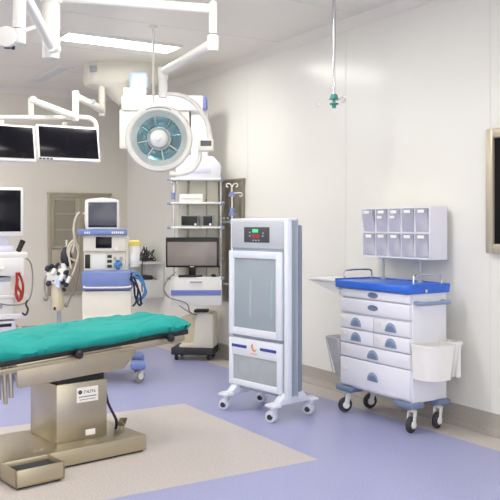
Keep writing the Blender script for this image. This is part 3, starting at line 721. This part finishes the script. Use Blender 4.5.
mon = thing('computer_monitor', 'widescreen black computer monitor with pale screen on the pendant shelf', 'monitor', (X(193), PY-.10, zs[3]))
b = MB(); b.box(-.268, .268, -.03, .02, .095, .40, .008); b.build('bezel', 'black', mon)
b = MB(); b.box(-.25, .25, -.034, -.028, .115, .355, .001); b.build('screen', 'screenlit', mon)
b = MB(); b.box(-.035, .035, -.0, .035, .01, .2, .006); b.box(-.10, .10, -.06, .08, 0, .014, .004); b.build('stand', 'black', mon)
b = MB(); b.box(-.02, .02, -.036, -.03, .099, .107, .001); b.build('logo_plate', 'white', mon)
o = MB(); o.ball((0, 0, .014), .03, (1, 1.6, .5)); o = o.build('computer_mouse', 'black', None, (X(214), PY-.14, zs[3])); tag(o, 'black mouse on the shelf right of the computer monitor', 'mouse')
o = MB(); o.box(-.09, .09, -.04, .04, 0, .018, .005); o = o.build('keyboard', 'black', None, (X(183)+.06, PY-.165, zs[3])); tag(o, 'short black keyboard lying in front of the computer monitor', 'keyboard')
b = MB(); b.tube([at(176, 272, 8.06), at(170, 277, 8.04), at(164, 288, 8.05), at(168, 297, 8.05), at(186, 303, 8.03), at(190, 312, 8.15), at(197, 315, 8.25)], .006, 6)
b.tube([at(174, 275, 8.05), at(166, 280, 8.0), at(165, 292, 8.05), at(180, 306, 8.1), at(192, 314, 8.2)], .005, 6)
tag(b.build('power_lead', 'cable'), 'grey leads looping from the pendant drawer to the cabinet below', 'cable')

# low white unit under the pendant
UX = at(197, 358, 8.42)
t = thing('compressor_unit', 'low cream cabinet on dark castered base below the pendant', 'medical device', (UX.x, 8.42, 0), R(-8))
b = MB(); b.box(-.24, .20, -.17, .17, .055, .13, .012); b.build('plinth', 'rubber', t)
b = MB(); b.prism([(-.16, .125), (.195, .125), (.195, .46), (.17, .49), (.03, .49), (.01, .46), (-.01, .19), (-.05, .165), (-.16, .16)], -.14, .15, bev=.012); bd = b.build('casing', 'ivory', t)
b = MB(); b.prism([(-.155, .13), (.02, .13), (.03, .48), (-.155, .44)], -.06, .14, bev=.01); b.build('rear_casing', 'cream', t)
b = MB(); b.box(-.02, .12, -.07, .06, .485, .515, .008); b.build('top_control', 'rubber', t)
for sx in (-.19, .15):
    for sy in (-.13, .13):
        b = MB(); b.cyl((sx-.015, sy, .03), (sx+.015, sy, .03), .03); b.build('caster', 'black', t)

# ------------------------------------------------------------------ monitor boom
bo = at(102, 105, 8.4)
boom = thing('monitor_boom', 'white jointed boom with crossbar hanging from the ceiling dome', 'monitor arm', (bo.x, bo.y, HC-.2)); O = boom.location.copy()
b = MB(); b.cyl(q(102, 93, 8.4)+Vector((0, 0, .12)), q(102, 116, 8.4), .034, seg=20, bev=.004); b.build('stem', 'ivory', boom)
b = MB(); b.cyl(q(101, 109, 8.35), q(77, 97, 7.75), .042, .034, seg=18); ua = b.build('upper_arm', 'armwhite', boom)
m_ = q(91, 102.5, 8.06); b = MB(); b.box(m_.x-.05, m_.x+.05, m_.y-.055, m_.y-.03, m_.z-.018, m_.z+.022, .003); b.build('badge', 'greypl', ua)
b = MB(); b.cyl(q(75.5, 91, 7.7), q(75.5, 121, 7.7), .032, seg=20, bev=.005); b.build('joint_post', 'armwhite', boom)
b = MB(); b.cyl(q(75.5, 117, 7.66), q(32, 100, 7.55), .034, .03, seg=18); b.ball(q(33, 100, 7.55), .04); b.cyl(q(31, 98, 7.55), q(31, 119, 7.55), .027, seg=18, bev=.004); b.build('spring_arm', 'armwhite', boom)
b = MB(); b.tube([q(-45, 117.5, 7.18), q(31, 117.5, 7.55), q(60, 117.5, 7.73), q(84, 117.5, 7.84), q(91, 119, 7.87), q(96, 125, 7.88), q(96.5, 140, 7.88)], .023, 12); b.build('crossbar', 'armwhite', boom)
def hung_monitor(px, py, Y, w_, h_, label):
    p = at(px, py, Y); t = thing('ceiling_monitor', label, 'monitor', p, A, 'ceiling boom monitors'); t.rotation_euler = (-R(11), 0, A)
    b = MB(); b.box(-w_/2, w_/2, -.03, .03, -h_/2, h_/2, .012); b.build('casing', 'white', t)
    b = MB(); b.box(-w_/2+.02, w_/2-.02, -.034, -.028, -h_/2+.028, h_/2-.022, .001); b.build('screen', 'screen', t)
    b = MB()
    for i in range(4): b.box(-w_/2+.01+.035*i, -w_/2+.035+.035*i, -.033, -.026, -h_/2+.004, -h_/2+.018, .002)
    b.build('button', 'black', t)
    b = MB(); b.box(-.06, .06, .025, .06, -.06, .08, .006); b.box(-.02, .02, .04, .09, -.02, h_/2+.06, .004); b.build('bracket', 'armwhite', t)
    return t
hung_monitor(68, 144, 7.62, .61, .345, 'right-hand dark monitor hanging under the boom crossbar near the dome')
hung_monitor(4, 143, 7.25, .56, .345, 'dark monitor at the left edge hanging from the boom crossbar')
b = MB(); kp = at(98.5, 142, 7.8)

# ------------------------------------------------------------------ anaesthesia machine
AY = 7.3; ac = at(108, 225, AY)
an = thing('anaesthesia_machine', 'white and periwinkle anaesthesia machine with grey top monitor behind the table', 'medical machine', (ac.x, AY, 0), R(9)); 
def ax(px): return (px-108)/F*AY
def az(py): return H-(py-225)/F*(AY-.25)
b = MB(); b.box(ax(84), ax(131), -.25, .25, .16, az(291), .015); b.build('cabinet', 'ivory', an)
b = MB()
for i in range(2): b.box(ax(85), ax(130), -.262, -.24, .2+.21*i, .395+.21*i, .008)
b.build('drawer', 'ivory', an)
b = MB(); b.box(ax(83.5), ax(132), -.27, .25, az(290), az(271), .02, 3); b.build('blue_drawer', 'anblue', an)
b = MB(); b.tube([(ax(86), -.27, az(286)), (ax(90), -.31, az(287)), (ax(126), -.31, az(287)), (ax(130), -.27, az(286))], .008, 8); b.build('drawer_handle', 'armwhite', an)
b = MB(); b.box(ax(85), ax(125), -.12, .22, az(272), az(251), .006); pnl = b.build('gas_panel', 'ivory', an)
b = MB(); b.box(ax(86), ax(91), -.125, -.115, az(269), az(255), .003); b.build('flow_window', 'black', pnl)
for i in range(3):
    b = MB(); b.box(ax(107.5), ax(112), -.126, -.115, az(258.5+5*i), az(255.5+5*i), .002); b.build('gauge', 'black', pnl)
b = MB()
b.box(ax(93), ax(106), -.128, -.115, az(270), az(254), .006); b.build('flow_block', 'white', pnl)
b = MB(); b.cyl((ax(114), -.16, az(266)), (ax(122), -.16, az(264)), .018); b.cyl((ax(118), -.17, az(269)), (ax(118), -.12, az(262)), .018); b.build('valve', 'bluehose', pnl)
for px in (115, 121):
    b = MB(); b.cyl((ax(px), -.15, az(259)), (ax(px), -.118, az(259)), .016, seg=16); b.build('knob', 'greypl', pnl)
b = MB(); b.box(ax(84.5), ax(126), -.16, .22, az(252), az(235), .012); hdp = b.build('ventilator_panel', 'ivory', an)
b = MB(); b.box(ax(96.5), ax(112), -.165, -.155, az(248.5), az(237), .002); b.build('ventilator_screen', 'screen', hdp)
b = MB(); b.cyl((ax(116.5), -.175, az(249)), (ax(116.5), -.158, az(249)), .016); b.build('dial', 'white', hdp)
b = MB(); b.box(ax(79.5), ax(127), -.22, .24, az(235), az(229.5), .008); ts = b.build('top_shelf', 'anblue', an)
b = MB()
for i in range(6): b.box(ax(112+2*i), ax(113.3+2*i), -.222, -.215, az(233.8), az(231.6))
for i in range(3): b.box(ax(86+2*i), ax(87.3+2*i), -.222, -.215, az(233.8), az(231.6))
b.build('lettering', 'paper', ts)
b = MB(); b.box(ax(125), ax(128.5), -.1, .2, az(272), az(236), .008); b.build('side_post', 'ivory', an)
for sx in (-1, 1):
    for sy in (-1, 1):
        xx, yy = sx*.24+.02, sy*.24
        b = MB(); b.box(xx-.06, xx+.075, yy-.08, yy+.08, .125, .19, .022, 3); b.build('caster_cover', 'anblue', an)
        caster(an, xx+.03, yy, .13, .062, R(-130), 'cable', 'white', w=.035)
t = thing('anaesthesia_monitor', 'boxy grey-screen monitor with white rounded casing on top of the anaesthesia machine', 'monitor', Vector((at(103, 225, AY).x, AY-.02, az(229.5))), R(9))
hh = az(198)-az(229.5); hw_ = 16.6/F*AY
b = MB(); b.prism([(-hw_+.006, 0), (hw_-.006, 0), (hw_+.004, hh*.3), (hw_, hh*.93), (hw_-.03, hh-.006), (0, hh+.008), (-hw_+.03, hh-.006), (-hw_, hh*.93), (-hw_-.004, hh*.3)], -.15, -.06, bev=.012)
b.box(-hw_+.03, hw_-.03, -.07, .08, .0, hh-.04, .03); b.build('casing', 'white', t)
b = MB(); b.box(-hw_+.03, hw_-.022, -.156, -.145, .02, hh-.035, .003); sc = b.build('screen', 'screengrey', t)
b = MB(); b.box(-hw_+.035, hw_-.026, -.159, -.15, .022, .036, .002); b.build('button_strip', 'screen', sc)
M1 = Matrix.Translation((ac.x, AY, 0)) @ Matrix.Rotation(R(9), 4, 'Z')

# canister with yellow lid at the right side of the machine
cz0 = az(268)
t = thing('suction_canister', 'white canister with yellow lid on the right side of the anaesthesia machine', 'canister', M1 @ Vector((ax(128.5)+.05, -.08, cz0)))
b = MB(); b.lathe([(0, 0), (.042, 0), (.047, .01), (.05, .19), (0, .19)], None, 28); b.build('jar', 'white', t)
b = MB(); b.lathe([(0, .245), (.04, .243), (.053, .23), (.053, .188), (0, .188)], None, 28); b.build('lid', 'yellow', t)
b = MB(); b.box(-.025, .025, -.0525, -.045, .05, .12, .001); b.build('scale_label', 'paper', t)
# hoses hanging on that side
def hoses(mt_, lb, sets, r_):
    b = MB()
    for pts in sets: b.tube([at(x, y, 7.02+.02*i) for i, (x, y) in enumerate(pts)], r_, 8)
    tag(b.build('breathing_hose', mt_), lb, 'hose')
hoses('bluehose', 'blue hoses looping down from the right side of the anaesthesia machine', [[(132, 272), (138, 274), (143, 281), (145, 290), (142, 298), (138, 301)], [(132, 275), (139, 279), (144, 286), (146, 293), (141, 299), (136, 297)]], .010)
hoses('dark', 'dark hose bundle hanging beside the blue hoses', [[(131, 273), (135, 280), (138, 290), (136, 302), (133, 306)], [(131, 276), (134, 286), (135, 296), (139, 305), (142, 303)], [(130, 279), (136, 285), (140, 294), (141, 304)]], .009)

# wall box with cable tangle right of the machine
wn = at(149, 225, 9.9)
t = thing('wall_box', 'white drawer box on the right wall near the corner behind the canister', 'wall shelf', room(NW-.001, wn.dot(U)), WALL_ROT)
b = MB(); b.box(-.27, .27, -.26, 0, .52, .73, .008); b.build('drawer', 'white', t)
b = MB(); b.box(-.28, .28, -.28, 0, .93, .955, .004); b.box(-.28, -.26, -.26, 0, .72, .93, .003); b.box(-.28, .28, -.02, 0, .72, .93, .003); b.build('shelf', 'white', t)
b = MB(); b.cyl((-.20, -.285, .90), (-.20, -.26, .90), .022); b.build('knob', 'black', t)
MW = Matrix.Translation(room(NW-.001, wn.dot(U))) @ Matrix.Rotation(WALL_ROT, 4, 'Z')
o = MB(); o.box(-.14, .12, -.09, .05, 0, .05, .012); o = o.build('flat_device', 'rubber', None, MW @ Vector((0, -.13, .731)), (0, 0, WALL_ROT)); tag(o, 'dark flat device lying on the lower wall box drawer', 'medical device')
rr = random.Random(5); b = MB()
for k_ in range(5):
    pts = [MW @ Vector((rr.uniform(-.2, .2), rr.uniform(-.22, -.06), .97+rr.uniform(0, .17) if i % 2 else .966)) for i in range(7)]; b.tube(pts, .007, 6)
pts = [MW @ Vector(p) for p in ((.1, -.2, 1.0), (.24, -.25, 1.03), (.29, -.3, .95), (.3, -.31, .7), (.29, -.3, .6))]; b.tube(pts, .007, 6)
tag(b.build('cable_tangle', 'rubber'), 'dark tangled cables lying on top of the wall box by the corner', 'cable', kind='stuff')

# ------------------------------------------------------------------ suction stand left of the machine
SY = 7.35; sp = at(59, 225, SY)
st = thing('suction_stand', 'cluttered stand with cream cylinder and black bag in front of the back cabinet', 'medical stand', (sp.x, SY, 0))
def sx_(px): return (px-59)/F*SY
def sz(py): return H-(py-225)/F*SY
b = MB()
for k_ in range(5):
    a = 2*PI*k_/5+.3; b.cyl((0, 0, .09), (.26*math.cos(a), .26*math.sin(a), .07), .016, .012, 10); b.ball((.26*math.cos(a), .26*math.sin(a), .04), .04)
b.cyl((0, 0, .07), (0, 0, .72), .02, seg=14); b.build('pole_base', 'greypl', st)
b = MB(); b.lathe([(0, sz(310)), (.05, sz(310)), (.056, sz(308)), (.056, sz(283)), (.05, sz(282)), (0, sz(282))], Matrix.Translation((sx_(58), -.03, 0)), 26); b.build('cylinder', 'cream', st)
b = MB(); b.box(sx_(57)-.01, sx_(57)+.01, -.092, -.08, sz(309), sz(306), .003); b.build('tap', 'black', st)
b = MB(); b.lathe([(0, sz(283)), (.075, sz(283)), (.08, sz(277)), (.06, sz(274)), (0, sz(274))], Matrix.Translation((sx_(58), -.02, 0)), 24)
b.box(sx_(49), sx_(57), -.10, .05, sz(280), sz(272), .012); b.box(sx_(60), sx_(69), -.09, .04, sz(276), sz(268), .012); b.cyl((sx_(65), -.05, sz(268)), (sx_(65), -.05, sz(263)), .025); b.build('manifold', 'white', st)
for px, py, r_ in ((50, 268, .026), (54, 266, .022), (58, 267, .02), (51, 283, .024), (64, 281, .026), (68, 284, .022), (68, 272, .024), (53, 274, .018), (61, 273, .018), (66, 289, .018), (56, 280, .016), (50, 276, .016), (70, 276, .018), (60, 264, .016)):
    b = MB(); b.lathe([(0, -r_), (r_*.7, -r_*.95), (r_, -r_*.3), (r_, r_*.4), (r_*.6, r_), (0, r_)], Matrix.Translation((sx_(px), -.08, sz(py))) @ Matrix.Rotation(px*.7, 4, 'Y') @ Matrix.Rotation(.6, 4, 'X'), 14); b.build('valve', 'dark', st)
for px, py in ((55, 271), (63, 277), (60, 283), (70, 279)):
    b = MB(); b.cyl((sx_(px), -.11, sz(py+3)), (sx_(px)+.02, -.09, sz(py-3)), .018, seg=12, bev=.004); b.build('connector', 'paper', st)
b = MB(); b.box(sx_(59), sx_(63), -.12, -.06, sz(287), sz(277), .006); b.build('blue_tag', 'palelamp', st)
b = MB(); b.cyl((sx_(66), .02, sz(278)), (sx_(66), .02, sz(240)), .012, seg=12); b.build('mast', 'chrome', st)
b = MB(); b.lathe([(0, -.08), (.03, -.075), (.052, -.05), (.056, 0), (.045, .05), (.025, .085), (.015, .10), (0, .10)], Matrix.Translation((sx_(67), -.02, sz(258))) @ Matrix.Rotation(R(-8), 4, 'Y'), 22); b.build('breathing_bag', 'dark', st)
b = MB()
for i, pts in enumerate(([(71, 262), (69, 250), (72, 243), (77, 240), (80, 249), (78, 260), (72, 258)], [(73, 268), (71, 252), (76, 243), (80, 252), (78, 264), (74, 275)], [(82, 212), (78, 218), (76, 228), (77, 240), (75, 252)])):
    b.tube([(sx_(x), -.06-.02*i, sz(y)) for x, y in pts], .010, 8)
b.build('corrugated_hose', 'cablelt', st)
b = MB()
for i, pts in enumerate(([(77, 250), (80, 264), (77, 282), (70, 300), (67, 305)], [(82, 213), (77, 222), (79, 240), (80, 270), (74, 295)], [(51, 274), (47.5, 279), (47.5, 290), (50, 297)])):
    b.tube([(sx_(x), -.03-.03*i, sz(y)) for x, y in pts], .009, 8)
b.ball((sx_(48.5), -.09, sz(297.5)), .024); b.ball((sx_(67), -.03, sz(305)), .02); b.build('hose', 'cable', st)

# ------------------------------------------------------------------ infusion pole behind the purifier
IY = 8.08; ip = at(232, 225, IY); zz = lambda py: H-(py-225)/F*IY
t = thing('infusion_pole', 'slim steel infusion pole with blue clamps beside the pendant rail behind the purifier', 'iv pole', (ip.x, IY, zz(300)))
z0 = zz(300)
b = MB(); b.cyl((0, 0, 0), (0, 0, zz(186)-z0), .011, seg=14); b.ball((0, 0, 0), .015); b.build('pole', 'chrome', t)
for py in (222, 285):                                       # short brackets from the pendant's upright rail
    b = MB(); b.cyl((0, 0, zz(py)-z0), (at(221, 225, PY).x-ip.x+.012, PY-.02-IY, zz(py)-z0), .012, seg=12); b.cyl((0, 0, zz(py+2)-z0), (0, 0, zz(py-2)-z0), .02, seg=14); b.build('bracket', 'greypl', t)
for py0, py1 in ((196, 192), (215, 208)):
    b = MB(); b.cyl((0, 0, zz(py0)-z0), (0, 0, zz(py1)-z0), .024, seg=16); b.cyl((0, 0, zz(py0+.5)-z0), (0, 0, zz(py0-2)-z0), .036, seg=16); b.build('clamp', 'blueclamp', t)
for k_, pts in enumerate(([(0, 187), (-.02, 184), (-.05, 184), (-.055, 186.5), (-.035, 187)], [(0, 187), (.02, 184), (.05, 184), (.055, 186.5), (.035, 187)], [(0, 193), (.05, 193), (.09, 193), (.105, 195), (.09, 196.5), (.075, 195.5)])):
    b = MB(); b.tube([(x, -.01-.01*(i > 1), zz(y)-z0) for i, (x, y) in enumerate(pts)], .007, 6); b.build('hook', 'armwhite', t)

# ------------------------------------------------------------------ endoscopy cart at the left
EY = 7.2; ec = at(30, 225, EY); er = A
ex, ey = Vector((math.cos(er), math.sin(er), 0)), Vector((-math.sin(er), math.cos(er), 0))
EL = Vector((ec.x, EY, 0))-ex*.32+ey*.22
cart2 = thing('endoscopy_cart', 'white equipment cart with drawer and shelves at the left edge behind the table', 'cart', EL, er)
ez = lambda py: H-(py-225)/F*EY
b = MB()
b.box(-.32, .30, -.22, .24, ez(258), ez(252), .01); b.box(-.32, .30, -.22, .24, ez(297), ez(294), .004); b.box(-.32, .30, -.22, .24, ez(318), ez(313), .006); b.box(-.32, .32, -.24, .26, .14, .20, .015)
b.build('shelf', 'white', cart2)
for sx in (-.30, .27):
    b = MB(); b.box(sx, sx+.03, .16, .21, .19, ez(254), .006); b.build('upright', 'ivory', cart2)
b = MB(); b.box(-.31, .27, -.225, .2, ez(275), ez(257.5), .012); d = b.build('drawer', 'white', cart2)
b = MB(); b.tube([(-.08, -.225, ez(266)), (-.06, -.245, ez(268)), (.06, -.245, ez(268)), (.08, -.225, ez(266))], .01, 8); b.build('handle', 'ivory', d)
b = MB(); b.box(-.29, .16, -.2, .15, ez(294), ez(280), .008); u_ = b.build('light_source', 'white', cart2)
b = MB(); b.box(-.05, .15, -.206, -.19, ez(281), ez(277), .003); b.box(-.29, .16, -.19, .15, ez(280.5), ez(276.5)); b.build('vent_strip', 'greypl', u_)
b = MB(); b.box(-.29, .18, -.2, .15, ez(313.2), ez(297), .008); u_ = b.build('processor', 'white', cart2)
b = MB(); b.cyl((.06, -.215, ez(305)), (.06, -.195, ez(305)), .02); b.build('socket', 'greypl', u_)
b = MB(); b.box(-.29, .2, -.2, .2, ez(336), ez(320), .008); u_ = b.build('recorder', 'cartwhite', cart2)
b = MB(); b.box(-.08, .0, -.206, -.195, ez(326), ez(322.5), .002); b.box(.03, .16, -.206, -.195, ez(325.5), ez(322.5), .002); b.build('display', 'black', u_)
b = MB(); b.box(-.27, .27, -.15, .2, .2, .48, .01); b.build('lower_cabinet', 'ivory', cart2)
for sx in (-1, 1):
    for sy in (-1, 1): caster(cart2, sx*.26, .01+sy*.19, .142, .055, 1)
ME = Matrix.Translation(EL) @ Matrix.Rotation(er, 4, 'Z')
t = thing('cart_monitor', 'large black monitor in white casing on top of the left equipment cart', 'monitor', ME @ Vector((-.10, .0, ez(252))), er-R(6))
mz0 = ez(236.5)-ez(252); mz1 = ez(187)-ez(252)
b = MB(); b.box(-.40, .40, -.08, -.02, mz0, mz1, .014); b.build('casing', 'white', t)
b = MB(); b.box(-.385, .375, -.085, -.075, mz0+.045, mz1-.028, .001); b.build('screen', 'screen', t)
b = MB(); b.box(-.32, .27, -.05, .06, .055, mz0+.01, .006); b.box(-.33, .31, -.10, .10, 0, .058, .006); b.build('stand', 'binback', t)
o = MB()
o.lathe([(0, 0), (.022, 0), (.024, .03), (.02, .035), (.024, .04), (.024, .06), (.02, .065), (.024, .07), (.026, .11), (0, .115)], Matrix.Rotation(R(10), 4, 'Y'), 16)
o = o.build('camera_head', 'black', None, ME @ Vector((.235, -.14, ez(252)+.002)), (0, R(14), er)); tag(o, 'small black camera handpiece resting beside the stand of the left monitor', 'camera head')
b = MB(); b.tube([ME @ Vector(p) for p in ((.20, -.232, ez(272)), (.20, -.245, ez(285)), (.235, -.245, ez(293)), (.215, -.24, ez(300)), (.19, -.235, ez(292)), (.205, -.235, ez(278)))], .013, 8)
b.tube([ME @ Vector(p) for p in ((.215, -.232, ez(272)), (.25, -.24, ez(284)), (.24, -.245, ez(297)), (.20, -.25, ez(300)))], .011, 8)
tag(b.build('strap', 'red'), 'red strap looped from the drawer of the left equipment cart', 'strap')
b = MB(); b.tube([ME @ Vector(p) for p in ((.28, -.2, ez(257)), (.335, -.2, ez(264)), (.35, -.2, ez(282)), (.31, -.23, ez(299)), (.2, -.25, ez(304)), (.02, -.24, ez(301)), (-.1, -.23, ez(293)))], .007, 8)
tag(b.build('instrument_cable', 'cable'), 'grey cable drooping along the left equipment cart shelves', 'cable')
b = MB(); b.tube([ME @ Vector(p) for p in ((.29, -.24, ez(300)), (.275, -.25, ez(304)), (.29, -.26, ez(309)), (.27, -.26, ez(314)), (.24, -.25, ez(312)))], .009, 8)
tag(b.build('cable_plug', 'rubber'), 'dark hooked cable end below the red strap on the left cart', 'cable')

# ------------------------------------------------------------------ light, camera
w = bpy.data.worlds.new('world'); bpy.context.scene.world = w; w.use_nodes = True
w.node_tree.nodes['Background'].inputs['Color'].default_value = (1.0, .985, .96, 1); w.node_tree.nodes['Background'].inputs['Strength'].default_value = 1.6
cam = bpy.data.cameras.new('camera'); co = bpy.data.objects.new('camera', cam); C.objects.link(co)
co.location = (0, 0, H); co.rotation_euler = (PI/2, 0, 0); cam.sensor_width = 36; cam.lens = 36*F/500; cam.shift_y = -.05
cam.clip_start = .05
bpy.context.scene.camera = co
vs = bpy.context.scene.view_settings
vs.view_transform = 'Standard'; vs.look = 'None'; vs.gamma = 1; vs.use_curve_mapping = False; vs.exposure = .6
